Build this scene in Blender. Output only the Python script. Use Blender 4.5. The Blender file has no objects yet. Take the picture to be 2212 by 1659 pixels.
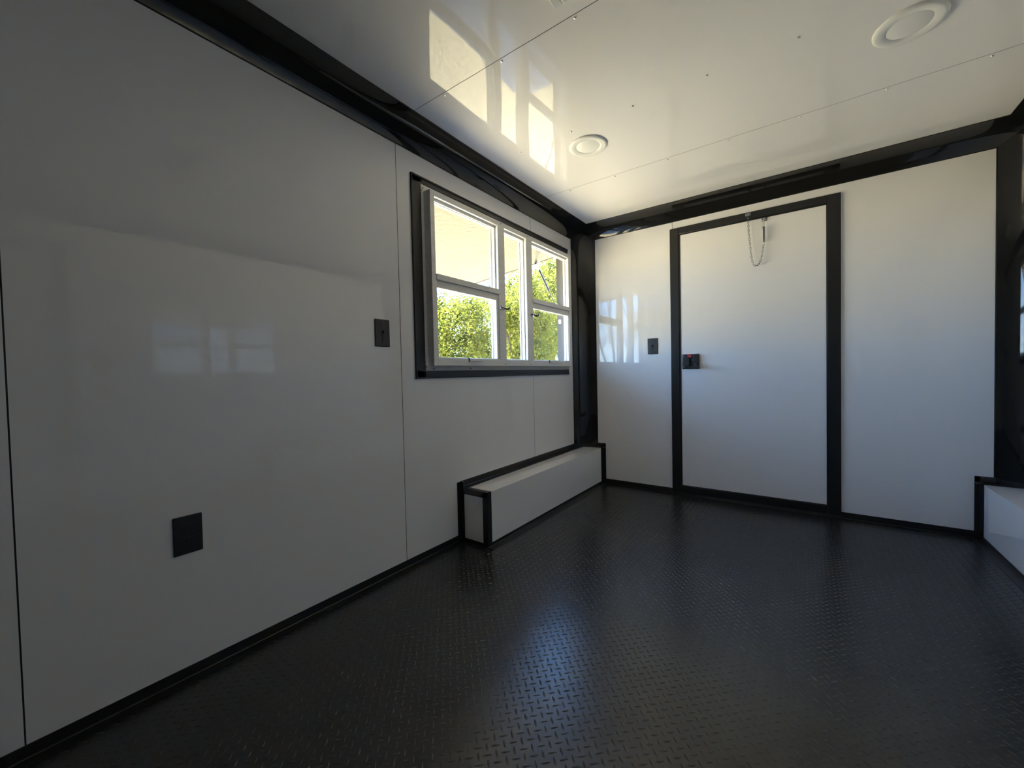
import bpy, bmesh, math, random
import numpy as np
from mathutils import Vector, Matrix

# ------------------------------------------------------------------ camera, light, exposure
scene = bpy.context.scene
COL = scene.collection
W, D, H = 2.5163, 2.9943, 2.13          # interior width, far wall, ceiling height
YB = -1.9                               # rear wall
GZ = -0.60                              # ground outside

CAM = Vector((1.5655, -0.1797, 0.9297))
cR = Vector((0.80933273, 0.58693859, -0.0219913))
cU = Vector((0.00305923, 0.03322854, 0.9994431))
cF = Vector((-0.58734246, 0.80894929, -0.02509736))
cam_d = bpy.data.cameras.new('camera')
cam = bpy.data.objects.new('camera', cam_d)
COL.objects.link(cam)
M = Matrix((cR, cU, -cF)).transposed().to_4x4()
M.translation = CAM
cam.matrix_world = M
cam_d.sensor_fit = 'HORIZONTAL'
cam_d.sensor_width = 36.0
cam_d.lens = 870.57 / 2212 * 36.0
cam_d.clip_start = 0.02
cam_d.clip_end = 500
scene.camera = cam

SUN_E = 88.0
SKY_S = 11.5
SUN_EL, SUN_AZ = math.radians(62), math.radians(-4)    # from the window side (-x), a little towards +y
world = bpy.data.worlds.new('world')
scene.world = world
world.use_nodes = True
wn = world.node_tree
bg = wn.nodes['Background']
tcw = wn.nodes.new('ShaderNodeTexCoord')
spx = wn.nodes.new('ShaderNodeSeparateXYZ')
wr_ = wn.nodes.new('ShaderNodeValToRGB')             # clear sky: pale at the horizon, deep blue overhead
wr_.color_ramp.interpolation = 'EASE'
e0, e1 = wr_.color_ramp.elements
e0.position, e0.color = 0.0, (0.58, 0.78, 1.0, 1)
e1.position, e1.color = 1.0, (0.07, 0.22, 0.75, 1)
e2 = wr_.color_ramp.elements.new(0.18)
e2.color = (0.26, 0.51, 0.95, 1)
wn.links.new(tcw.outputs['Generated'], spx.inputs[0])
wn.links.new(spx.outputs['Z'], wr_.inputs[0])
wn.links.new(wr_.outputs[0], bg.inputs[0])
bg.inputs[1].default_value = SKY_S

sun_d = bpy.data.lights.new('sun', 'SUN')
sun_d.energy = SUN_E
sun_d.angle = math.radians(0.53)
sun_d.color = (1.0, 0.97, 0.92)
sun = bpy.data.objects.new('sun', sun_d)
COL.objects.link(sun)
to_sun = Vector((-math.cos(SUN_EL) * math.cos(SUN_AZ), math.cos(SUN_EL) * math.sin(SUN_AZ), math.sin(SUN_EL)))
sun.rotation_euler = to_sun.to_track_quat('Z', 'Y').to_euler()
sun.location = (-8, 2, 12)

vs = scene.view_settings
scene.display_settings.display_device = 'sRGB'
vs.view_transform = 'Standard'
vs.look = 'None'
vs.exposure = 0.62
vs.gamma = 1.0
vs.use_curve_mapping = False
cy = scene.cycles
cy.use_denoising = True
cy.use_adaptive_sampling = False
cy.use_guiding = True
cy.use_surface_guiding = True
cy.guiding_training_samples = 64
cy.max_bounces = 20
cy.diffuse_bounces = 14
cy.glossy_bounces = 6
cy.transparent_max_bounces = 24
cy.sample_clamp_indirect = 20
cy.caustics_reflective = True

# ------------------------------------------------------------------ materials
def mat(name, base, rough=0.5, metal=0.0, spec=0.5, coat=0.0, noise=None, bump=None, trans=None):
    m = bpy.data.materials.new(name)
    m.use_nodes = True
    nt = m.node_tree
    b = nt.nodes['Principled BSDF']
    b.inputs['Base Color'].default_value = (*base, 1)
    b.inputs['Roughness'].default_value = rough
    b.inputs['Metallic'].default_value = metal
    b.inputs['Specular IOR Level'].default_value = spec
    if coat:
        b.inputs['Coat Weight'].default_value = coat
        b.inputs['Coat Roughness'].default_value = 0.03
    tc = nt.nodes.new('ShaderNodeTexCoord')
    if noise:                            # (scale, other colour, stretch)
        sc_, col2, st = noise
        mp = nt.nodes.new('ShaderNodeMapping')
        mp.inputs['Scale'].default_value = st
        n = nt.nodes.new('ShaderNodeTexNoise')
        n.inputs['Scale'].default_value = sc_
        n.inputs['Detail'].default_value = 6
        n.inputs['Roughness'].default_value = 0.65
        r = nt.nodes.new('ShaderNodeValToRGB')
        r.color_ramp.elements[0].position = 0.34
        r.color_ramp.elements[1].position = 0.66
        r.color_ramp.elements[0].color = (*base, 1)
        r.color_ramp.elements[1].color = (*col2, 1)
        nt.links.new(tc.outputs['Object'], mp.inputs[0])
        nt.links.new(mp.outputs[0], n.inputs['Vector'])
        nt.links.new(n.outputs['Fac'], r.inputs[0])
        nt.links.new(r.outputs[0], b.inputs['Base Color'])
    if bump:                             # (scale, strength, distance)
        n2 = nt.nodes.new('ShaderNodeTexNoise')
        n2.inputs['Scale'].default_value = bump[0]
        n2.inputs['Detail'].default_value = 3
        bp = nt.nodes.new('ShaderNodeBump')
        bp.inputs['Strength'].default_value = bump[1]
        bp.inputs['Distance'].default_value = bump[2]
        nt.links.new(tc.outputs['Object'], n2.inputs['Vector'])
        nt.links.new(n2.outputs['Fac'], bp.inputs['Height'])
        nt.links.new(bp.outputs[0], b.inputs['Normal'])
    if trans:                            # leaf: add translucency
        out = nt.nodes['Material Output']
        tr = nt.nodes.new('ShaderNodeBsdfTranslucent')
        tr.inputs[0].default_value = (*trans, 1)
        ad = nt.nodes.new('ShaderNodeAddShader')
        nt.links.new(b.outputs[0], ad.inputs[0])
        nt.links.new(tr.outputs[0], ad.inputs[1])
        nt.links.new(ad.outputs[0], out.inputs[0])
    return m

MT = {}
MT['white'] = mat('white_gloss_panel', (0.855, 0.840, 0.846), rough=0.03, coat=0.25)
MT['ceil'] = mat('white_ceiling_panel', (0.815, 0.80, 0.797), rough=0.02, spec=0.2)
MT['seam'] = mat('dark_seam', (0.02, 0.02, 0.02), rough=0.8)
MT['gloss_black'] = mat('gloss_black_cove', (0.012, 0.012, 0.012), rough=0.045)
MT['trim_black'] = mat('satin_black_trim', (0.014, 0.014, 0.015), rough=0.33)
MT['plastic_black'] = mat('black_plastic', (0.016, 0.016, 0.017), rough=0.38)
MT['floor'] = mat('black_tread_vinyl', (0.008, 0.008, 0.009), rough=0.27, spec=0.85, noise=(900, (0.012, 0.012, 0.013), (1, 1, 1)), bump=(1400, 0.10, 0.0003))
MT['alu'] = mat('mill_aluminium', (0.74, 0.725, 0.70), rough=0.36, metal=0.08, noise=(14, (0.83, 0.815, 0.79), (1, 1, 6)))
MT['zinc'] = mat('zinc_plated_steel', (0.42, 0.42, 0.44), rough=0.25, metal=1.0)
MT['chrome'] = mat('bright_screw', (0.8, 0.8, 0.8), rough=0.15, metal=1.0)
MT['dark_metal'] = mat('dark_steel', (0.05, 0.05, 0.05), rough=0.35, metal=0.6)
MT['lens'] = mat('frosted_lens', (0.80, 0.80, 0.79), rough=0.35)
MT['lamp_trim'] = mat('white_lamp_trim', (0.80, 0.80, 0.78), rough=0.25)
MT['red'] = mat('red_plastic', (0.55, 0.02, 0.03), rough=0.4)
MT['hatch'] = mat('aluminium_skin_painted_reflection', (0.0125, 0.0098, 0.0070), rough=0.34, metal=0.5, noise=(30, (0.029, 0.0238, 0.0185), (1, 3, 1)), bump=(34, 0.6, 0.008))  # beige mottling in the colour imitates dry grass reflected in the metal
MT['ext_white'] = mat('exterior_white_skin', (0.72, 0.72, 0.72), rough=0.25)
MT['grey'] = mat('grey_jamb', (0.035, 0.035, 0.038), rough=0.5)
MT['ground'] = mat('dry_lawn_soil', (0.54, 0.44, 0.26), rough=0.95, spec=0.1, noise=(38, (0.26, 0.225, 0.11), (1, 1, 1)), bump=(60, 0.6, 0.02))
MT['grass'] = mat('dry_grass_blades', (0.34, 0.30, 0.15), rough=0.8, spec=0.1, noise=(3, (0.52, 0.44, 0.29), (1, 1, 1)))
MT['leaf'] = mat('young_leaves', (0.044, 0.050, 0.007), rough=0.6, spec=0.05, noise=(1.8, (0.070, 0.072, 0.010), (1, 1, 1)), trans=(0.048, 0.053, 0.007))
MT['bark'] = mat('pale_bark', (0.10, 0.08, 0.055), rough=0.9, spec=0.1, noise=(8, (0.06, 0.05, 0.035), (1, 1, 0.2)))
MT['strut_black'] = mat('strut_black', (0.02, 0.022, 0.022), rough=0.3)

g = bpy.data.materials.new('clear_window_glass')
g.use_nodes = True
nt = g.node_tree
for n in list(nt.nodes):
    nt.nodes.remove(n)
o = nt.nodes.new('ShaderNodeOutputMaterial')
tr = nt.nodes.new('ShaderNodeBsdfTransparent')
tr.inputs[0].default_value = (0.97, 0.98, 0.97, 1)
gl = nt.nodes.new('ShaderNodeBsdfGlossy')
gl.inputs['Roughness'].default_value = 0.01
lw = nt.nodes.new('ShaderNodeLayerWeight')
lw.inputs[0].default_value = 0.5
pw = nt.nodes.new('ShaderNodeMath'); pw.operation = 'POWER'; pw.inputs[1].default_value = 5.0
fr = nt.nodes.new('ShaderNodeMath'); fr.operation = 'MULTIPLY_ADD'; fr.inputs[1].default_value = 0.7; fr.inputs[2].default_value = 0.03
nt.links.new(lw.outputs['Facing'], pw.inputs[0])
nt.links.new(pw.outputs[0], fr.inputs[0])
mx = nt.nodes.new('ShaderNodeMixShader')
nt.links.new(fr.outputs[0], mx.inputs[0])
nt.links.new(tr.outputs[0], mx.inputs[1])
nt.links.new(gl.outputs[0], mx.inputs[2])
nt.links.new(mx.outputs[0], o.inputs[0])
MT['glass'] = g

# ------------------------------------------------------------------ helpers
def V3(*a):
    return Vector(a)

def wloc(o):
    p = Vector((0, 0, 0))
    while o is not None:
        p += o.location
        o = o.parent
    return p

class MB:
    """collects world-space geometry and links it as one mesh object"""
    def __init__(self):
        self.v, self.f = [], []
    def add(self, vs, fs):
        n = len(self.v)
        self.v += [tuple(p) for p in vs]
        self.f += [tuple(i + n for i in f) for f in fs]
        return self
    def box(self, x0, x1, y0, y1, z0, z1):
        return self.add([(x0, y0, z0), (x1, y0, z0), (x1, y1, z0), (x0, y1, z0),
                         (x0, y0, z1), (x1, y0, z1), (x1, y1, z1), (x0, y1, z1)],
                        [(0, 3, 2, 1), (4, 5, 6, 7), (0, 1, 5, 4), (1, 2, 6, 5), (2, 3, 7, 6), (3, 0, 4, 7)])
    def bbox(self, x0, x1, y0, y1, z0, z1, r=0.003, seg=2):
        """box with rounded edges"""
        bm = bmesh.new()
        bmesh.ops.create_cube(bm, size=1)
        for v in bm.verts:
            v.co = Vector(((x0 + x1) / 2 + v.co.x * (x1 - x0), (y0 + y1) / 2 + v.co.y * (y1 - y0), (z0 + z1) / 2 + v.co.z * (z1 - z0)))
        bmesh.ops.bevel(bm, geom=bm.edges[:], offset=r, segments=seg, profile=0.5, affect='EDGES')
        bm.verts.index_update()
        self.add([v.co[:] for v in bm.verts], [[v.index for v in f.verts] for f in bm.faces])
        bm.free()
        return self
    def extrude(self, prof, a, b):
        """closed profile of 3D offsets swept from point a to point b"""
        n = len(prof)
        a, b = Vector(a), Vector(b)
        vs = [a + Vector(p) for p in prof] + [b + Vector(p) for p in prof]
        fs = [(i, (i + 1) % n, n + (i + 1) % n, n + i) for i in range(n)]
        fs += [tuple(range(n - 1, -1, -1)), tuple(range(n, 2 * n))]
        return self.add(vs, fs)
    def tube(self, pts, r, n=8, closed=False):
        pts = [Vector(p) for p in pts]
        rs = r if isinstance(r, (list, tuple)) else [r] * len(pts)
        m = len(pts)
        vs, fs = [], []
        up = None
        for i, p in enumerate(pts):
            if closed:
                t = pts[(i + 1) % m] - pts[i - 1]
            else:
                t = pts[min(i + 1, m - 1)] - pts[max(i - 1, 0)]
            t.normalize()
            if up is None:
                up = t.orthogonal().normalized()
            up = (up - t * up.dot(t))
            if up.length < 1e-6:
                up = t.orthogonal()
            up.normalize()
            s = t.cross(up)
            for k in range(n):
                a = 2 * math.pi * k / n
                vs.append(p + (up * math.cos(a) + s * math.sin(a)) * rs[i])
        for i in range(m if closed else m - 1):
            j = (i + 1) % m
            for k in range(n):
                fs.append((i * n + k, i * n + (k + 1) % n, j * n + (k + 1) % n, j * n + k))
        if not closed:
            fs.append(tuple(range(n - 1, -1, -1)))
            fs.append(tuple((m - 1) * n + k for k in range(n)))
        return self.add(vs, fs)
    def lathe(self, prof, c, axis, n=48):
        """profile of (radius, height) turned about axis through c"""
        c, ax = Vector(c), Vector(axis).normalized()
        u = ax.orthogonal().normalized()
        w = ax.cross(u)
        vs, fs = [], []
        for r, h in prof:
            for k in range(n):
                a = 2 * math.pi * k / n
                vs.append(c + ax * h + (u * math.cos(a) + w * math.sin(a)) * r)
        for i in range(len(prof) - 1):
            for k in range(n):
                fs.append((i * n + k, i * n + (k + 1) % n, (i + 1) * n + (k + 1) % n, (i + 1) * n + k))
        fs.append(tuple(range(n - 1, -1, -1)))
        fs.append(tuple((len(prof) - 1) * n + k for k in range(n)))
        return self.add(vs, fs)
    def build(self, name, m, parent=None, smooth=False, kind=None, loc=None):
        org = Vector(loc) if loc is not None else Vector((0, 0, 0))
        base = (wloc(parent) if parent is not None else Vector((0, 0, 0))) + org
        me = bpy.data.meshes.new(name)
        me.from_pydata([tuple(Vector(p) - base) for p in self.v], [], self.f)
        me.validate()
        bm = bmesh.new()
        bm.from_mesh(me)
        bmesh.ops.recalc_face_normals(bm, faces=bm.faces[:])
        bm.to_mesh(me)
        bm.free()
        me.materials.append(MT[m] if isinstance(m, str) else m)
        ob = bpy.data.objects.new(name, me)
        COL.objects.link(ob)
        ob.location = org
        if parent is not None:
            ob.parent = parent
        if smooth:
            for p in me.polygons:
                p.use_smooth = True
            if smooth != 'full':
                me.set_sharp_from_angle(angle=math.radians(38))
            if smooth == True:                  # flat faces stay flat, only rounded edges are smoothed
                for p in me.polygons:
                    if max(abs(c) for c in p.normal) > 0.99995:
                        p.use_smooth = False
        if kind:
            ob['kind'] = kind
        return ob

def tag(o, label=None, cat=None, group=None, kind=None):
    if label: o['label'] = label
    if cat: o['category'] = cat
    if group: o['group'] = group
    if kind: o['kind'] = kind
    return o

def thing(name, label, cat, loc, group=None):
    o = bpy.data.objects.new(name, None)
    COL.objects.link(o)
    o.location = loc
    o.empty_display_size = 0.1
    return tag(o, label, cat, group)

def struct_empty(name, loc):
    o = bpy.data.objects.new(name, None)
    COL.objects.link(o)
    o.location = loc
    o['kind'] = 'structure'
    return o

def struct(name, mb, m, smooth=False):
    return mb.build(name, m, None, smooth, 'structure')

def angle(a, b, d1, d2, l1, l2, th=0.0025):
    """L-shaped trim along the edge a-b with legs l1 along d1 and l2 along d2"""
    d1, d2 = Vector(d1), Vector(d2)
    prof = [d1 * 0 + d2 * 0, d1 * l1, d1 * l1 + d2 * th, d1 * th * 2 + d2 * th, d1 * th + d2 * th * 2, d1 * th + d2 * l2, d2 * l2]
    return MB().extrude(prof, a, b)

def cells(a0, a1, b0, b1, hole=None):
    """rectangles covering [a0,a1]x[b0,b1] minus a hole (ha0,ha1,hb0,hb1)"""
    if not hole:
        return [(a0, a1, b0, b1)]
    h0, h1, g0, g1 = hole
    h0, h1, g0, g1 = max(h0, a0), min(h1, a1), max(g0, b0), min(g1, b1)
    if h0 >= h1 or g0 >= g1:
        return [(a0, a1, b0, b1)]
    r = []
    if h0 > a0: r.append((a0, h0, b0, b1))
    if h1 < a1: r.append((h1, a1, b0, b1))
    if g0 > b0: r.append((h0, h1, b0, g0))
    if g1 < b1: r.append((h0, h1, g1, b1))
    return r

# ------------------------------------------------------------------ setting: shell of the trailer
S0, S1, S2 = -0.109, 1.077, 2.238
WY0, WY1, WZ0, WZ1 = 1.243, 2.742, 0.980, 1.868          # window opening in the left wall
TH = 0.06

# floor slab and its raised tread
floor = struct('floor', MB().box(-TH, W + TH, YB - TH, D + TH, -0.10, 0.0), 'floor')
P_ = 0.0317
def lozenge(c, ang, hl=0.0130, hw=0.0033, hz=0.0019):
    ca, sa = math.cos(ang), math.sin(ang)
    def tp(u, w, z):
        return (c[0] + u * ca - w * sa, c[1] + u * sa + w * ca, c[2] + z)
    b = [tp(hl, 0, -.0002), tp(hl * .55, hw * .78, -.0002), tp(0, hw, -.0002), tp(-hl * .55, hw * .78, -.0002),
         tp(-hl, 0, -.0002), tp(-hl * .55, -hw * .78, -.0002), tp(0, -hw, -.0002), tp(hl * .55, -hw * .78, -.0002)]
    t = [tp(hl * .6, 0, hz * .75), tp(0, hw * .42, hz), tp(-hl * .6, 0, hz * .75), tp(0, -hw * .42, hz)]
    f = [(0, 1, 8), (1, 2, 9, 8), (2, 3, 10, 9), (3, 4, 10), (4, 5, 10), (5, 6, 11, 10), (6, 7, 8, 11), (7, 0, 8), (8, 9, 10, 11)]
    return b + t, f
spots = []
i0, i1 = int((0.02 - 0.9518) / P_) - 1, int((W - 0.9518) / P_) + 1
j0, j1 = int((-0.9 - 0.5997) / P_), int((D - 0.5997) / P_) + 1
for i in range(i0, i1 + 1):
    for j in range(j0, j1 + 1):
        for dx, an in ((0, -math.pi / 4), (-P_ / 2, math.pi / 4)):
            x, y = 0.9518 + P_ * i + dx, 0.5997 + P_ * j + dx
            if not (0.045 < x < W - 0.045 and y < D - 0.04):
                continue
            if y > 1.44 and (x < 0.24 or x > W - 0.24):
                continue
            d = Vector((x, y, 0)) - CAM
            z = d.dot(cF)
            px, py = (1106 + 870.57 * d.dot(cR) / z, 829.5 - 870.57 * d.dot(cU) / z) if z > 0.1 else (-9, 9999)
            seen = 0 <= px <= 2212 and py <= 1659
            spots.append((0 if seen else 1, d.length, x, y, an))
spots.sort()
proto = {}
for s in spots[:300]:
    _, _, x, y, an = s
    if an not in proto:
        v, f = lozenge((0, 0, 0), an)
        me = bpy.data.meshes.new('raised_tread')
        me.from_pydata(v, [], f)
        me.materials.append(MT['floor'])
        for p in me.polygons: p.use_smooth = True
        proto[an] = me
    t = bpy.data.objects.new('raised_tread', proto[an])
    COL.objects.link(t)
    t.location = (x, y, 0)
    t.parent = floor
mb = MB()
for s in spots[300:]:
    v, f = lozenge((s[2], s[3], 0), s[4])
    mb.add(v, f)
mb.build('raised_tread_field', 'floor', floor, smooth='full', kind='stuff')

# left wall: core with the service-window opening, three gloss panels with dark joints
mb = MB()
for a0, a1, b0, b1 in cells(YB - TH, D + TH, -0.10, H + TH, (WY0, WY1, WZ0, WZ1)):
    mb.box(-TH, -0.0045, a0, a1, b0, b1)
wl = struct('wall_left', mb, 'seam')
mb = MB()
for a0, a1, b0, b1 in cells(YB - TH - .01, D + TH + .01, -0.12, H + TH, (WY0 - .0, WY1 + .0, WZ0, WZ1)):
    mb.box(-TH - 0.004, -TH, a0, a1, b0, b1)
mb.build('exterior_skin', 'ext_white', wl)
for y0, y1 in ((YB, S0 - 1.19), (S0 - 1.19, S0), (S0, S1), (S1, S2), (S2, D)):
    mb = MB()
    for a0, a1, b0, b1 in cells(y0 + 0.0016, y1 - 0.0016, 0, H, (WY0, WY1, WZ0, WZ1)):
        mb.box(-0.0045, 0, a0, a1, b0, b1)
    mb.build('wall_panel', 'white', wl)

for y in (S0 - 1.19, S0, S1, S2):
    mb = MB()
    for a0, a1, b0, b1 in cells(y - 0.0016, y + 0.0016, 0, H, (WY0, WY1, WZ0, WZ1)):
        mb.box(-0.0045, -0.0004, a0, a1, b0, b1)
    mb.build('joint', 'seam', wl)

# far wall
DX0, DX1, DZ1 = 0.80, 1.70, 1.95
mb = MB()
for a0, a1, b0, b1 in cells(0, W, -0.10, H + TH, (DX0, DX1, 0, DZ1)):
    mb.box(a0, a1, D + 0.0045, D + TH, b0, b1)
wf = struct('wall_far', mb, 'seam')
for x0, x1 in ((0, 0.7685), (0.7715, W)):
    mb = MB()
    for a0, a1, b0, b1 in cells(x0, x1, 0, H, (DX0, DX1, 0, DZ1)):
        mb.box(a0, a1, D, D + 0.0045, b0, b1)
    mb.build('wall_panel', 'white', wf)
MB().box(-TH, W + TH, D + TH, D + TH + .004, -.12, H + TH).build('exterior_skin', 'ext_white', wf)
MB().box(0.7687, 0.7713, D + .0004, D + .0045, DZ1, H).build('joint', 'seam', wf)

# right wall and rear wall
wr = struct('wall_right', MB().box(W + 0.0045, W + TH, YB - TH, D + TH, -0.10, H + TH), 'seam')
for y0, y1 in ((YB, S0), (S0, S1), (S1, S2), (S2, D)):
    MB().box(W, W + 0.0045, y0 + .0016, y1 - .0016, 0, H).build('wall_panel', 'white', wr)
wb_ = struct('wall_rear', MB().box(0, W, YB - TH, YB - .0045, -0.10, H + TH), 'seam')
for x0, x1 in ((0, 1.22), (1.223, W)):
    MB().box(x0, x1, YB - .0045, YB, 0, H).build('wall_panel', 'white', wb_)

# ceiling: panels that sag a hair between the screw rows
ce = struct('ceiling', MB().box(-TH, W + TH, YB - TH, D + TH, H + 0.008, H + TH), 'seam')
ROWS = [1.090 + 0.5685 * k for k in range(-5, 4)]
def sag(y):
    t = (y - 1.090) / 0.5685
    return -0.0012 * math.sin(math.pi * t) ** 2
for y0, y1 in ((YB, -1.21), (-1.21, -0.066), (-0.066, 1.077), (1.077, 2.220), (2.220, D)):
    ny = max(4, int((y1 - y0) / 0.04))
    vs, fs = [], []
    for k in range(ny + 1):
        y = y0 + .0014 + (y1 - y0 - .0028) * k / ny
        for x in (0, W): vs.append((x, y, H + sag(y)))
        for x in (0, W): vs.append((x, y, H + .008))
    for k in range(ny):
        a, b = 4 * k, 4 * k + 4
        fs += [(a, b, b + 1, a + 1), (a + 2, a + 3, b + 3, b + 2), (a, a + 2, b + 2, b), (a + 1, b + 1, b + 3, a + 3)]
    fs += [(0, 1, 3, 2), (4 * ny, 4 * ny + 2, 4 * ny + 3, 4 * ny + 1)]
    MB().add(vs, fs).build('ceiling_panel', 'ceil', ce, smooth='keep')
for y in (-1.21, -0.066, 1.077, 2.220):
    MB().box(0, W, y - .0013, y + .0013, H + .0004, H + .008).build('joint', 'seam', ce)
for y in ROWS[4:]:
    if y > D - .2: continue
    for x in (0.320, 0.629, 0.941, 1.249, 1.553, 1.860, 2.163):
        if abs(y - 1.6585) < .01 and x > 1.8: continue
        MB().lathe([(0.0052, 0.0004), (0.0052, -0.0006), (0.0042, -0.0022), (0.0018, -0.0028)], (x, y + (0.01 if y > 2 else 0), H), (0, 0, 1), 12).build('screw', 'chrome', ce, smooth=True)

# coves and corner trims
def cove(a, b, lip=0.004, th=0.003, n=20, bow=0.42):
    """concave cove section: (u from wall along ceiling, v from ceiling down the wall)"""
    p0, p1 = Vector((th, b - lip)), Vector((a - lip, th))
    c = (p0 + p1) * 0.5 * bow
    arc = []
    for k in range(n + 1):
        t = k / n
        arc.append(p0 * (1 - t) ** 2 + c * 2 * t * (1 - t) + p1 * t * t)
    return [(0, b), (th, b)] + [tuple(p) for p in arc] + [(a, th), (a, 0), (0, 0)]
CA, CB, CC = 0.141, 0.0975, 0.150
ca = cove(CA, CB)
struct('trim_1', MB().extrude([(u, 0, -v) for u, v in ca], (0, YB, H), (0, D, H)), 'gloss_black', smooth=True)
struct('trim_2', MB().extrude([(0, -u, -v) for u, v in ca], (0, D, H), (W, D, H)), 'gloss_black', smooth=True)
struct('trim_3', MB().extrude([(-u, 0, -v) for u, v in ca], (W, YB, H), (W, D, H)), 'gloss_black', smooth=True)
cc = cove(CC, CC)
struct('trim_4', MB().extrude([(u, -v, 0) for u, v in cc], (0, D, 0.30), (0, D, H)), 'gloss_black', smooth=True)
struct('trim_5', MB().extrude([(-u, -v, 0) for u, v in cc], (W, D, 0.30), (W, D, H)), 'gloss_black', smooth=True)

# baseboards: black angle along every wall foot
BX, BY, BH = 0.193, 1.463, 0.296            # wheel-well boxes
def base(name, a, b, dn):
    return struct(name, angle(a, b, dn, (0, 0, 1), 0.036, 0.036, 0.003), 'trim_black')
base('baseboard_left', (0, YB, 0), (0, BY, 0), (1, 0, 0))
base('baseboard_right', (W, YB, 0), (W, BY, 0), (-1, 0, 0))
bf = MB()
for x0, x1 in ((BX, 0.753), (1.746, W - BX)):
    d1, d2, th = Vector((0, -1, 0)), Vector((0, 0, 1)), .003
    bf.extrude([d1 * 0, d1 * .030, d1 * .030 + d2 * th, d1 * th + d2 * th, d1 * th + d2 * .036, d2 * .036], (x0, D, 0), (x1, D, 0))
struct('baseboard_far', bf, 'trim_black')
base('baseboard_rear', (0, YB, 0), (W, YB, 0), (0, 1, 0))

# ------------------------------------------------------------------ far door
d1 = struct_empty('door_1', (1.25, D, 0))
MB().bbox(0.818, 1.682, D - 0.004, D + 0.030, 0.060, 1.932, 0.002).build('door_panel', 'white', d1, smooth=True)
FX0, FX1, FZ1, FZ0 = 0.753, 1.747, 1.981, 0.0
IX0, IX1, IZ1, IZ0 = 0.8150, 1.680, 1.930, 0.066
fr = MB()
PT = 0.014
for (x0, x1, z0, z1) in ((FX0, IX0, 0, FZ1), (IX1, FX1, 0, FZ1), (IX0, IX1, IZ1, FZ1), (IX0, IX1, 0.012, IZ0)):
    fr.bbox(x0, x1, D - PT, D + .02, z0, z1, 0.004)
fr.build('door_frame', 'trim_black', d1, smooth=True)
sp = MB()
for (x0, x1, z0, z1) in ((IX0, IX0 + .009, IZ0, IZ1), (IX1 - .004, IX1, IZ0, IZ1), (IX0, IX1, IZ1 - .006, IZ1), (IX0, IX1, IZ0, IZ0 + .004)):
    sp.box(x0, x1, D - .0085, D + .01, z0, z1)
sp.build('door_stop_strip', 'trim_black', d1)
th_ = MB().extrude([(0, 0, 0), (0, -.045, 0), (0, -.045, .004), (0, -.016, .014), (0, 0, .014)], (FX0 - .01, D, 0), (FX1 + .01, D, 0))
th_.build('threshold', 'trim_black', d1)

# paddle latch with key on the door
LX0, LX1, LZ0, LZ1 = 0.832, 0.950, 0.937, 1.046
pl = MB().bbox(LX0, LX1, D - 0.017, D - .004, LZ0, LZ1, 0.006, 3).build('paddle_latch', 'plastic_black', d1, smooth=True)
MB().bbox(0.842, 0.888, D - 0.022, D - .016, 0.962, 1.020, 0.002).build('pull_handle', 'plastic_black', pl, smooth=True)
MB().bbox(0.864, 0.888, D - 0.034, D - .020, 0.962, 1.022, 0.003).build('pull_handle', 'plastic_black', pl, smooth=True)
MB().bbox(0.914, 0.945, D - 0.032, D - .016, 0.945, 1.043, 0.004).build('lock_body', 'plastic_black', pl, smooth=True)
rd = MB()
rd.add([(0.866, D - .0185, 1.042), (0.890, D - .0185, 1.042), (0.898, D - .0185, 1.030), (0.897, D - .0185, 1.022), (0.886, D - .0185, 1.020),
        (0.866, D - .0165, 1.042), (0.890, D - .0165, 1.042), (0.898, D - .0165, 1.030), (0.897, D - .0165, 1.022), (0.886, D - .0165, 1.020)],
       [(0, 1, 2, 3, 4), (9, 8, 7, 6, 5), (0, 5, 6, 1), (1, 6, 7, 2), (2, 7, 8, 3), (3, 8, 9, 4), (4, 9, 5, 0)])
tag(rd.build('lock_slider', 'red', pl), 'red lock slider')
for sx, sz in ((0.845, 1.031), (0.845, 0.953), (0.902, 0.953), (0.902, 1.001)):
    tag(MB().lathe([(0.0042, 0), (0.0042, .0012), (0.0025, .0024)], (sx, D - .0168, sz), (0, -1, 0), 10).build('screw', 'chrome', pl, smooth=True), 'bright screw head')
MB().lathe([(0.008, 0), (0.008, .008), (0.0065, .009)], (0.930, D - .032, 0.975), (0, -1, 0), 16).build('key_cylinder', 'dark_metal', pl, smooth=True)
MB().bbox(0.934, 0.962, D - 0.064, D - .058, 0.936, 0.964, 0.0025).build('key', 'plastic_black', pl, smooth=True)
MB().box(0.9285, 0.9350, D - 0.060, D - .038, 0.956, 0.976).build('key_blade', 'zinc', pl)
ring = [(0.971 + .035 * math.cos(t), D - .050 - .014 * math.sin(t), 0.966 + .021 * math.sin(t)) for t in [2 * math.pi * k / 20 for k in range(20)]]
tag(MB().tube(ring, 0.0009, 6, True).build('wire_key_ring', 'chrome', pl, smooth=True), 'thin bright wire loop')

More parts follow.
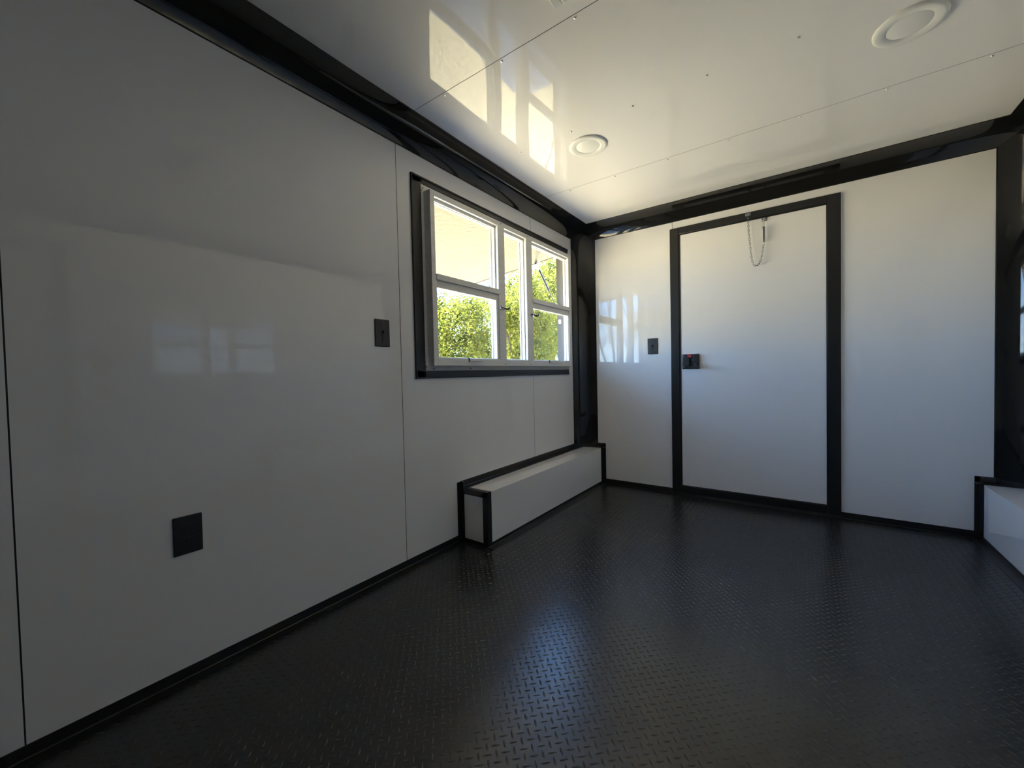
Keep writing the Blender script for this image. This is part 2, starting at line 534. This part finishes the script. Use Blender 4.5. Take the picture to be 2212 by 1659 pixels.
# ------------------------------------------------------------------ service window
w1 = struct_empty('window_1', (0, 1.99, WZ0))
XF = 0.050
A0, A1, B0, B1 = 1.243, 2.742, 0.980, 1.866       # frame outline
def ring_frame(a0, a1, b0, b1, t, x0, x1, bev=0.002):
    """rectangular frame in the window plane; t = (left, right, bottom, top) widths"""
    m = MB()
    l, r, bt, tp = t
    for c in ((a0, a0 + l, b0, b1), (a1 - r, a1, b0, b1), (a0 + l, a1 - r, b0, b0 + bt), (a0 + l, a1 - r, b1 - tp, b1)):
        if c[1] - c[0] > 1e-4 and c[3] - c[2] > 1e-4:
            m.bbox(x0, x1, c[0], c[1], c[2], c[3], min(bev, (c[1] - c[0]) * .3, (c[3] - c[2]) * .3))
    return m
ring_frame(A0, A1, B0, B1, (0.029, 0.040, 0.040, 0.027), 0.0005, XF).build('window_frame', 'alu', w1, smooth=True)
# flange screwed to the wall
fl = MB()
fl.box(0, 0.003, 1.225, 1.248, 0.9555, 1.898)
fl.box(0, 0.003, 1.248, 2.765, 1.862, 1.898)
fl.box(0, 0.003, 2.738, 2.765, 0.9555, 1.862)
fl.extrude([(0, 0, .9555), (.004, 0, .9555), (.018, 0, .979), (.018, 0, .982), (0, 0, .982)], (0, 1.225, 0), (0, 2.765, 0))
fl.build('mounting_flange', 'alu', w1)
def dot(y, z, x, r=0.0035):
    tag(MB().lathe([(r, 0), (r, .0012), (r * .5, .0018)], (x, y, z), (1, 0, 0), 10).build('screw', 'dark_metal', w1, smooth=True), 'dark screw head')
for y in (1.275, 1.56, 2.34, 2.70): dot(y, 0.966, 0.0105, 0.0045)
for y in (1.845, 2.135): dot(y, 0.992, XF)
for y in (1.825, 2.125): dot(y, 1.858, XF)
dot(1.231, 1.868, .003); dot(1.240, 1.882, .003)
# mullions
MB().bbox(0.002, XF, 1.792, 1.860, 1.016, 1.842, 0.003).build('mullion', 'alu', w1, smooth=True)
MB().bbox(0.002, XF, 2.102, 2.174, 1.016, 1.842, 0.003).build('mullion', 'alu', w1, smooth=True)
# ridges on the mullion flanks
rg = MB()
for y in (1.782, 2.094):
    rg.bbox(0.018, 0.030, y, y + .012, 1.018, 1.84, .002)
    rg.bbox(-0.004, 0.004, y - .006, y + .012, 1.018, 1.84, .002)
rg.build('glazing_bead', 'alu', w1, smooth=True)
# fixed panes behind
for (y0, y1) in ((1.272, 1.792), (1.860, 2.102), (2.174, 2.702)):
    f = ring_frame(y0, y1, 1.018, 1.841, (0.006, 0.006, 0.008, 0.020), 0.006, 0.020)
    f.bbox(0.019, 0.030, y0, y1, 1.824, 1.841, .002)
    fo = f.build('fixed_sash', 'alu', w1, smooth=True)
    MB().box(0.009, 0.012, y0 + .004, y1 - .004, 1.024, 1.824).build('pane', 'glass', fo)
# sliding lower sashes in front
for (y0, y1) in ((1.272, 1.799), (2.176, 2.716)):
    s = ring_frame(y0, y1, 1.016, 1.419, (0.010, 0.028 if y0 < 2 else .020, 0.008, 0.038), 0.026, 0.044)
    s.bbox(0.024, 0.056, y0, y1, 1.419, 1.449, .002)
    so = s.build('sliding_sash', 'alu', w1, smooth=True)
    MB().box(0.033, 0.036, y0 + .006, y1 - .01, 1.020, 1.385).build('pane', 'glass', so)
    c = y0 + 0.235 if y0 < 2 else y0 + .21
    tag(MB().bbox(0.044, 0.060, c, c + .115, 1.004, 1.020, .002).build('finger_pull', 'alu', so, smooth=True), 'small pull tab')
    MB().box(0.044, 0.052, c - .006, c, 1.004, 1.024).build('pull_gap', 'dark_metal', so)
# butterfly catches on the mullions
for (y, z) in ((1.838, 1.338), (2.178, 1.331)):
    k = MB().lathe([(0.011, 0), (0.011, .006), (0.008, .012)], (XF, y - .028, z), (1, 0, 0), 14)
    k.bbox(XF + .002, XF + .012, y - .036, y + .004, z - .007, z + .007, .003)
    ko = k.build('sash_catch', 'zinc', w1, smooth=True)
    MB().tube([(XF + .012, y - .004, z - .002), (XF + .020, y + .008, z - .006), (XF + .024, y + .020, z - .003), (XF + .022, y + .030, z + .006)], [.004, .006, .007, .005], 8).build('thumb_tab', 'dark_metal', ko, smooth=True)
# black surround trim
st = struct_empty('trim_6', (0, 1.99, 0.915))
def tr_bar(y0, y1, z0, z1):
    m = MB().bbox(0, 0.006, y0, y1, z0, z1, .002)
    return m
m = tr_bar(1.1600, 1.2250, 0.915, 1.932)
m.bbox(0.004, 0.011, 1.1600, 1.1680, 0.915, 1.932, .002)
m.build('left_strip', 'trim_black', st, smooth=True)
m = tr_bar(1.1600, 2.780, 1.8985, 1.932)
m.bbox(0.004, 0.011, 1.1600, 2.780, 1.923, 1.932, .002)
m.build('top_strip', 'trim_black', st, smooth=True)
m = tr_bar(1.1600, 2.770, 0.9155, 0.9550)
m.bbox(0.004, 0.011, 1.1600, 2.770, 0.9155, 0.9235, .002)
m.build('bottom_strip', 'trim_black', st, smooth=True)
# outer jamb lining of the opening
jm = MB()
jm.box(-TH - .02, -0.02, WY1 - .003, WY1 + .004, WZ0, WZ1)
jm.box(-TH - .02, -0.02, WY0 - .004, WY0 + .003, WZ0, WZ1)
jm.box(-TH - .02, -0.02, WY0, WY1, WZ0 - .004, WZ0 + .004)
jm.box(-TH - .02, -0.02, WY0, WY1, WZ1 - .004, WZ1 + .004)
jm.build('jamb_lining', 'grey', w1)

# ------------------------------------------------------------------ wheel-well boxes
def wheel_box(side):
    s = 1 if side == 'left' else -1
    X = lambda x: x if s == 1 else W - x
    lab = 'white boxed wheel well with black edge trim below the window' if side == 'left' else 'white boxed wheel well cropped at the right edge of the picture'
    t = thing('wheel_well_box', lab, 'box', (X(BX / 2), (BY + D) / 2, 0))
    def bx(x0, x1, y0, y1, z0, z1):
        a, b = sorted((X(max(x0, .0013)), X(x1)))
        return MB().bbox(a, b, y0, y1, z0, z1, .0015)
    bx(BX - .004, BX, BY, D, 0, BH).build('front_panel', 'white', t, smooth=True)
    bx(0, BX - .0042, BY, D, BH - .004, BH).build('top_panel', 'white', t, smooth=True)
    bx(0, BX - .0042, BY, BY + .004, 0, BH - .0042).build('end_panel', 'white', t, smooth=True)
    ex, ey, ez = Vector((s, 0, 0)), Vector((0, 1, 0)), Vector((0, 0, 1))
    def L(a, b, d1, d2, l1, l2, name='edge_trim'):
        a = (X(a[0]), a[1], a[2]); b = (X(b[0]), b[1], b[2])
        angle(a, b, d1, d2, l1, l2, .003).build(name, 'trim_black', t)
    e = .0013
    L((e, BY - .003, BH + e), (e, D, BH + e), ex, ez, .036, .037)                       # along the wall on top
    L((e, BY - e, 0.0), (e, BY - e, BH + .036), ex, -ey, .026, .028)                    # wall / end corner
    # outside corners wrap the edge
    def wrap(a, b, d1, d2, l, th=.003):
        d1, d2 = Vector(d1), Vector(d2)
        p = [d1 * -l, d1 * 0 + d2 * 0, d2 * -l, d2 * -l + d1 * th, d1 * th + d2 * th * .3, d1 * th * .3 + d2 * th, d1 * -l + d2 * th]
        a = (X(a[0]), a[1], a[2]); b = (X(b[0]), b[1], b[2])
        MB().extrude(p, a, b).build('corner_trim', 'trim_black', t)
    wrap((BX, BY, 0), (BX, BY, BH + .002), ex, -ey, .031)
    wrap((e, BY, BH), (BX, BY, BH), -ey, ez, .029)
    L((BX + e, BY, 0.0), (BX + e, D, 0.0), ex, ez, .040, .021, 'floor_trim')
    L((e, BY - e, 0.0), (BX + .003, BY - e, 0.0), -ey, ez, .034, .020, 'floor_trim')
    # where the box meets the far wall
    L((BX + e, D - e, 0.0), (BX + e, D - e, BH + .035), ex, -ey, .024, .044)
    L((e, D - e, BH + e), (BX + .024, D - e, BH + e), -ey, ez, .044, .035)
    return t
wheel_box('left'); wheel_box('right')

# ------------------------------------------------------------------ switches, outlets
def plate(kind, c, n, label, up=0.125, wd=0.078):
    """cover plate centred at c on a wall with outward normal n"""
    n = Vector(n); u = Vector((0, 0, 1)); r = u.cross(n)
    grp = None
    t = thing(kind, label, 'outlet' if kind == 'wall_outlet' else 'switch', c)
    c = Vector(c)
    def bx(r0, r1, z0, z1, n0, n1, bev=.002, seg=2):
        ps = [c + r * a + u * z + n * k for a in (r0, r1) for z in (z0, z1) for k in (n0, n1)]
        lo = [min(p[i] for p in ps) for i in range(3)]; hi = [max(p[i] for p in ps) for i in range(3)]
        return MB().bbox(lo[0], hi[0], lo[1], hi[1], lo[2], hi[2], bev, seg)
    bx(-wd / 2, wd / 2, -up / 2, up / 2, 0.0002, .0065, .003, 3).build('cover_plate', 'plastic_black', t, smooth=True)
    if kind == 'wall_outlet':
        for z in (.0205, -.0205):
            m = bx(-.0165, .0165, z - .0135, z + .0135, .006, .0082, .004 if False else .0018, 2)
            so = m.build('socket', 'plastic_black', t, smooth=True)
            for dr, hh in ((-.0065, .0045), (.0065, .0035)):
                bx(dr - .001, dr + .001, z + .002 - hh, z + .002 + hh, .0080, .0085, .0002, 1).build('slot', 'seam', so)
        MB().lathe([(.003, 0), (.003, .001), (.0015, .0016)], c + n * .0065, n, 10).build('screw', 'dark_metal', t, smooth=True)
    else:
        bx(-.0065, .0065, -.012, .012, .0062, .0078, .0006, 1).build('toggle_collar', 'plastic_black', t, smooth=True)
        ps = [c + n * .007 + u * .001, c + n * .014 + u * .005, c + n * .019 + u * .009]
        MB().tube(ps, [.0048, .0044, .0036], 8).build('toggle', 'plastic_black', t, smooth=True)
        for z in (.030, -.030):
            MB().lathe([(.003, 0), (.003, .001), (.0015, .0016)], c + n * .0065 + u * z, n, 10).build('screw', 'dark_metal', t, smooth=True)
    return t
plate('wall_outlet', (0, 0.2298, 0.4504), (1, 0, 0), 'black wall outlet low on the left wall near the floor', 0.1195, 0.0748)
plate('light_switch', (0, 0.9712, 1.1294), (1, 0, 0), 'black switch plate on the left wall beside the window trim', 0.1248, 0.0784)
plate('light_switch', (0.6163, D, 1.1193), (0, -1, 0), 'black toggle switch plate left of the far door', 0.1225, 0.078)
for y, l in ((0.868, 'nearest'), (1.5785, 'middle'), (2.3205, 'farthest')):
    plate('wall_outlet', (W, y, 0.44), (-1, 0, 0), 'black outlet reflected in the left wall, %s of the three along the right wall' % l, 0.118, 0.075)
plate('light_switch', (W, 0.4285, 1.08), (-1, 0, 0), 'black switch on the right wall beside the side door', 0.122, 0.078)

# ------------------------------------------------------------------ ceiling lights and roof vent
def ceiling_light(x, y, label, r=0.0985):
    t = thing('ceiling_light', label, 'light', (x, y, H), 'recessed ceiling lights')
    z = H - .0012
    MB().lathe([(r, 0.001), (r, -.004), (r - .004, -.0075), (r - .012, -.0085), (r - .030, -.0068), (r - .036, -.0045), (r - .038, .0005)], (x, y, z), (0, 0, 1), 64).build('trim_ring', 'lamp_trim', t, smooth=True)
    MB().lathe([(r - .037, .0006), (r - .037, -.0035), (r - .040, -.0046), (0.02, -.0052), (.002, -.0052)], (x, y, z), (0, 0, 1), 64).build('lens', 'lens', t, smooth=True)
ceiling_light(0.640, 1.827, 'round white recessed light nearest the window, unlit')
ceiling_light(1.868, 1.832, 'round white recessed light at the upper right corner of the picture')
ceiling_light(0.640, 0.600, 'round white recessed light overhead by the left wall, behind the frame edge')
ceiling_light(1.868, 0.600, 'round white recessed light overhead by the right wall, behind the frame edge')
v = thing('roof_vent', 'square white ceiling vent reflected in the left wall', 'vent', (1.095, 0.81, H))
m = MB()
for c in ((.92, .95, .63, .99), (1.24, 1.27, .63, .99), (.95, 1.24, .63, .66), (.95, 1.24, .96, .99)):
    m.bbox(c[0], c[1], c[2], c[3], H - .035, H - .001, .004)
m.build('vent_frame', 'lamp_trim', v, smooth=True)
MB().bbox(.952, 1.238, .662, .958, H - .016, H - .006, .002).build('vent_lid', 'lens', v, smooth=True)

# ------------------------------------------------------------------ chain and spring that hold the door
ch = thing('door_check_chain', 'zinc door check chain with spring hanging at the top of the far door', 'chain', (1.307, D - .02, 1.95))
yb = D - PT
def bracket(x, z, y):
    m = MB().bbox(x - .017, x + .017, y - .004, y, z - .013, z + .013, .004)
    m.bbox(x - .007, x + .007, y - .014, y - .002, z - .015, z - .003, .003)
    b = m.build('bracket', 'zinc', ch, smooth=True)
    for dx in (-.010, .010):
        MB().lathe([(.0036, 0), (.0036, .0012), (.002, .002)], (x + dx, y - .0038, z + .004), (0, -1, 0), 10).build('screw', 'dark_metal', b, smooth=True)
bracket(1.262, 1.966, yb)
bracket(1.354, 1.914, D - .005)
YC = D - .028
# chain path in the door plane (x, z)
pathL = [(1.2615, 1.952), (1.2636, 1.9152), (1.2659, 1.8564), (1.2705, 1.80), (1.2740, 1.7535), (1.2784, 1.7064), (1.2837, 1.6595), (1.2912, 1.6243), (1.3044, 1.6098), (1.3228, 1.6157), (1.3334, 1.6412), (1.3415, 1.6791), (1.3469, 1.7234), (1.3475, 1.738)]
pts = [Vector((x, YC, z)) for x, z in pathL]
seg = [0]
for a, b in zip(pts, pts[1:]): seg.append(seg[-1] + (b - a).length)
def at(s):
    for k in range(len(pts) - 1):
        if s <= seg[k + 1] or k == len(pts) - 2:
            t = (s - seg[k]) / (seg[k + 1] - seg[k])
            return pts[k].lerp(pts[k + 1], t)
LL = 0.0185
nl = int(seg[-1] / (LL * .80))
for k in range(nl):
    s0 = seg[-1] * k / nl
    a, b = at(s0), at(min(seg[-1], s0 + LL))
    d = (b - a).normalized(); c = (a + b) * .5
    q = Vector((0, 1, 0)) if k % 2 else d.cross(Vector((0, 1, 0))).normalized()
    hl, hw = LL * .5, .0044
    lp = []
    for j in range(14):
        t = 2 * math.pi * j / 14
        e = (hl - hw) * (1 if math.cos(t) > 0 else -1)
        lp.append(c + d * (e + hw * math.cos(t)) + q * hw * math.sin(t))
    MB().tube(lp, .0015, 6, True).build('chain_link', 'zinc', ch, smooth=True)
# spring and its draw loops
sx, sz1, sz0 = 1.3500, 1.862, 1.760
hel = []
turns = 20
for k in range(turns * 10 + 1):
    t = 2 * math.pi * k / 10
    hel.append((sx + .0078 * math.cos(t), YC + .0078 * math.sin(t), sz1 + (sz0 - sz1) * k / (turns * 10)))
MB().tube(hel, .0017, 6).build('spring', 'zinc', ch, smooth=True)
for dx in (-.0045, .0045):
    MB().tube([(1.3520, YC, 1.900), (sx + dx, YC, 1.880), (sx + dx, YC, 1.742), (1.3475 + dx * .3, YC, 1.735)], .0012, 6).build('draw_bar', 'zinc', ch, smooth=True)
MB().tube([(1.354, D - .018, 1.904), (1.3535, YC, 1.906), (1.352, YC, 1.896)], .002, 6).build('hook', 'zinc', ch, smooth=True)

# ------------------------------------------------------------------ side door on the right wall (seen as a reflection)
d2 = struct_empty('door_2', (W, -0.16, 0))
m = MB()
for y0, y1, z0, z1 in ((-.62, -.55, 0, 1.87), (.222, .289, 0, 1.87), (-.55, .222, 1.80, 1.87), (-.55, .222, 0.004, .06)):
    m.bbox(W - .014, W + .002, y0, y1, z0, z1, .004)
m.build('door_frame', 'trim_black', d2, smooth=True)
MB().bbox(W - .006, W + .002, -.548, .220, .062, 1.798, .002).build('door_panel', 'white', d2, smooth=True)
MB().bbox(W - .022, W - .006, .06, .20, .80, .90, .006).build('paddle_latch', 'plastic_black', d2, smooth=True)

# ------------------------------------------------------------------ outside: hatch, struts, counter
HZ, HX = 1.884, -0.066
TIPX, TIPZ = -1.06, 1.785
aw = thing('awning_hatch', 'raised serving hatch held open above the window, dull metal underside', 'hatch', (HX, 1.975, HZ))
def slab(y0, y1, x0, z0, x1, z1, th):
    d = Vector((x1 - x0, 0, z1 - z0)).normalized()
    n_ = Vector((-d.z, 0, d.x))
    if n_.z < 0: n_ = -n_
    pr = [(x0, 0, z0), (x1, 0, z1), (x1 + n_.x * th, 0, z1 + n_.z * th), (x0 + n_.x * th, 0, z0 + n_.z * th)]
    return MB().extrude(pr, (0, y0, 0), (0, y1, 0))
slab(1.205, 2.742, HX, HZ, TIPX, TIPZ, .034).build('hatch_panel', 'hatch', aw)
e = MB()
for a in ((1.197, 1.206, HX, HZ - .003, TIPX, TIPZ - .003, .040), (2.741, 2.750, HX, HZ - .003, TIPX, TIPZ - .003, .040), (1.197, 2.750, TIPX, TIPZ - .003, TIPX - .009, TIPZ - .004, .040)):
    mm = slab(*a); e.add(mm.v, mm.f)
e.build('edge_channel', 'dark_metal', aw)
MB().tube([(HX - .004, 1.20, HZ + .038), (HX - .004, 2.75, HZ + .038)], .007, 10).build('hinge', 'alu', aw, smooth=True)
for y in (1.225, 2.722):
    a, b = Vector((-.262, y, 1.858)), Vector((-.080, y, 1.475))
    s = MB().tube([a.lerp(b, .16), a.lerp(b, .17), a.lerp(b, .66), a.lerp(b, .67)], [.006, .0095, .0095, .005], 12).build('gas_strut', 'strut_black', aw, smooth=True)
    tag(MB().tube([a, a.lerp(b, .16)], .0065, 10).build('end_fitting', 'alu', s, smooth=True), 'pale end fitting')
    tag(MB().tube([a.lerp(b, .66), b], .0042, 10).build('rod', 'dark_metal', s, smooth=True), 'thin rod')
    MB().lathe([(.011, -.008), (.012, -.004), (.012, .006), (.008, .012)], a, (0, 1, 0), 12).build('ball_joint', 'strut_black', s, smooth=True)
    MB().bbox(a.x - .03, a.x + .03, y - .006, y + .012, a.z + .006, a.z + .014, .002).build('mount', 'alu', s, smooth=True)
    MB().bbox(-.094, -.064, y - .008, y + .016, 1.455, 1.495, .002).build('mount', 'alu', s, smooth=True)

sh = thing('serving_counter', 'white fold-down serving counter outside below the window', 'counter', (-.24, 1.99, .90))
MB().bbox(-.425, -.066, 1.20, 2.790, .893, .920, .004).build('counter_top', 'ext_white', sh, smooth=True)
for y in (1.35, 2.0, 2.65):
    m = MB().box(-.085, -.066, y - .015, y + .015, .62, .893)
    m.extrude([(-.07, 0, .63), (-.07, 0, .66), (-.36, 0, .893), (-.39, 0, .893)], (0, y - .012, 0), (0, y + .012, 0))
    m.build('bracket', 'alu', sh)
# small white catch on the jamb seen through the right pane
MB().bbox(-.062, -.040, WY1 - .016, WY1 - .003, 1.33, 1.365, .004).build('hatch_catch', 'ext_white', w1, smooth=True)

# roof so the shell is closed and casts its shade
MB().box(-TH - .01, W + TH + .01, YB - TH - .01, D + TH + .01, H + TH, H + TH + .03).build('roof_skin', 'ext_white', ce)

# ------------------------------------------------------------------ ground, grass, trees
def gz(x, y):                                # the lawn climbs a bank behind the trailer
    return GZ + 0.085 * min(max(-6.0 - y, 0.0), 20.0)
gm = MB()
N = 60
xs = [-90 + 180 * i / N for i in range(N + 1)]
for i in range(N + 1):
    for j in range(N + 1):
        gm.v.append((xs[i], xs[j], gz(xs[i], xs[j])))
for i in range(N):
    for j in range(N):
        a = i * (N + 1) + j
        gm.f.append((a, a + N + 1, a + N + 2, a + 1))
struct('ground', gm, 'ground')
rng = np.random.default_rng(5)
n = 26000
gx = rng.uniform(-5.5, -0.3, n); gy = rng.uniform(-3.0, 8.0, n)
an = rng.uniform(0, 2 * np.pi, n); hh = rng.uniform(.02, .055, n); ln = rng.uniform(-.03, .03, (n, 2))
wd = .004
v = np.zeros((n, 3, 3))
v[:, 0] = np.stack([gx + wd * np.cos(an), gy + wd * np.sin(an), np.full(n, GZ - .002)], 1)
v[:, 1] = np.stack([gx - wd * np.cos(an), gy - wd * np.sin(an), np.full(n, GZ - .002)], 1)
v[:, 2] = np.stack([gx + ln[:, 0], gy + ln[:, 1], GZ + hh], 1)
def fast_mesh(name, verts, nper, m, parent=None, smooth=False):
    k = len(verts) // nper
    base_ = wloc(parent) if parent is not None else Vector((0, 0, 0))
    verts = verts - np.array(base_)
    me = bpy.data.meshes.new(name)
    me.vertices.add(len(verts)); me.vertices.foreach_set('co', verts.astype(np.float32).ravel())
    me.loops.add(len(verts)); me.loops.foreach_set('vertex_index', np.arange(len(verts), dtype=np.int32))
    me.polygons.add(k)
    me.polygons.foreach_set('loop_start', np.arange(0, len(verts), nper, dtype=np.int32))
    me.update(); me.validate()
    me.materials.append(MT[m])
    ob = bpy.data.objects.new(name, me)
    COL.objects.link(ob)
    if parent is not None: ob.parent = parent
    return ob
go = fast_mesh('grass', v.reshape(-1, 3), 3, 'grass')
tag(go, 'dry yellow grass growing outside the window', 'grass', kind='stuff')

def tree(x, y, top, rad, label, seed, leaves=9000, low=0.9, size=.046, group='trees beyond the window'):
    r = np.random.default_rng(seed)
    random.seed(seed)
    GZ = gz(x, y)
    t = thing('broadleaf_tree', label, 'tree', (x, y, GZ), group)
    h = top - GZ
    tb = MB()
    tips = []
    def limb(p, d, ln_, rr, lev):
        p = Vector(p)
        pp = [p]; rs = [rr]
        for k in range(4):
            d = (d + Vector((random.uniform(-.13, .13), random.uniform(-.13, .13), random.uniform(0, .2)))).normalized()
            p = p + d * ln_ / 4
            pp.append(p.copy()); rs.append(rr * (1 - .17 * (k + 1)))
            if lev >= 1: tips.append(p.copy())
            if lev < 2 and k >= 1:
                for _ in range(2):
                    dd = (d + Vector((random.uniform(-1, 1), random.uniform(-1, 1), random.uniform(-.2, .7)))).normalized()
                    limb(p, dd, ln_ * random.uniform(.14, .26), rr * .5, lev + 1)
        tb.tube(pp, rs, 5)
    for k in range(4):
        a = 2 * math.pi * (k + random.random()) / 4
        limb((x + .08 * math.cos(a), y + .08 * math.sin(a), GZ - .05), Vector((.16 * math.cos(a) * rad, .16 * math.sin(a) * rad, 1)).normalized(), h * .74, h * .012, 0)
    tb.build('branches', 'bark', t, smooth=True)
    # leaves gathered around the twig ends inside the crown
    cz = GZ + h * .58
    tp = np.array([tuple(q) for q in tips])
    c = tp[r.integers(0, len(tp), leaves)] + r.normal(0, .17 * rad / 1.3, (leaves, 3))
    extra = leaves // 2
    u = r.normal(0, 1, (extra, 3)); u /= np.linalg.norm(u, axis=1)[:, None]
    u *= (r.uniform(.35, 1, extra) ** .5)[:, None]
    lump = 1 + .16 * np.sin(5 * u[:, :1] + seed) * np.sin(4 * u[:, 1:2] + 2 * seed) + .1 * np.sin(9 * u[:, 2:3] + seed)
    c2 = np.array([x, y, cz]) + u * lump * np.array([rad, rad, h * .42])
    c = np.concatenate([c, c2])
    c = c[np.hypot(c[:, 0] - x, c[:, 1] - y) < rad * 1.12]
    c = c[(c[:, 2] < top + .1) & (c[:, 2] > GZ + low * .6)]
    k = len(c)
    a1 = r.normal(0, 1, (k, 3)); a1 /= np.linalg.norm(a1, axis=1)[:, None]
    b1 = np.cross(a1, r.normal(0, 1, (k, 3))); b1 /= np.linalg.norm(b1, axis=1)[:, None]
    s = r.uniform(.6, 1.25, (k, 1)) * size
    q = np.stack([c - a1 * s, c + b1 * s * .45, c + a1 * s, c - b1 * s * .45], 1).reshape(-1, 3)
    fo = fast_mesh('foliage', q, 4, 'leaf', t)
    fo['kind'] = 'stuff'
    return t
tree(-6.15, 7.70, 3.40, 1.05, 'bright green leafy tree filling the lower left window bay', 11, 15000)
tree(-10.8, 15.5, 5.00, 2.05, 'hazier green tree farther off, beside the first mullion, sky above it', 23, 18000, size=.078)
tree(-4.55, 9.00, 3.95, 0.95, 'tall bright green tree filling the narrow middle window bay', 37, 14000)
tree(-6.45, 13.6, 5.65, 1.55, 'tallest green tree, behind the gas strut in the right window bay', 41, 18000, size=.062)
# trees seen only as reflections in the far wall
tree(-6.4, -6.0, 4.4, 1.2, 'sparse tree on the lawn behind, reflected in the far wall', 67, 1300)
tree(-10.5, -8.5, 4.9, 1.5, 'second sparse tree farther off, reflected in the far wall', 71, 1200)
tree(-5.0, -11.0, 5.6, 1.5, 'sparse tree higher on the bank, reflected in the far wall', 79, 1200)
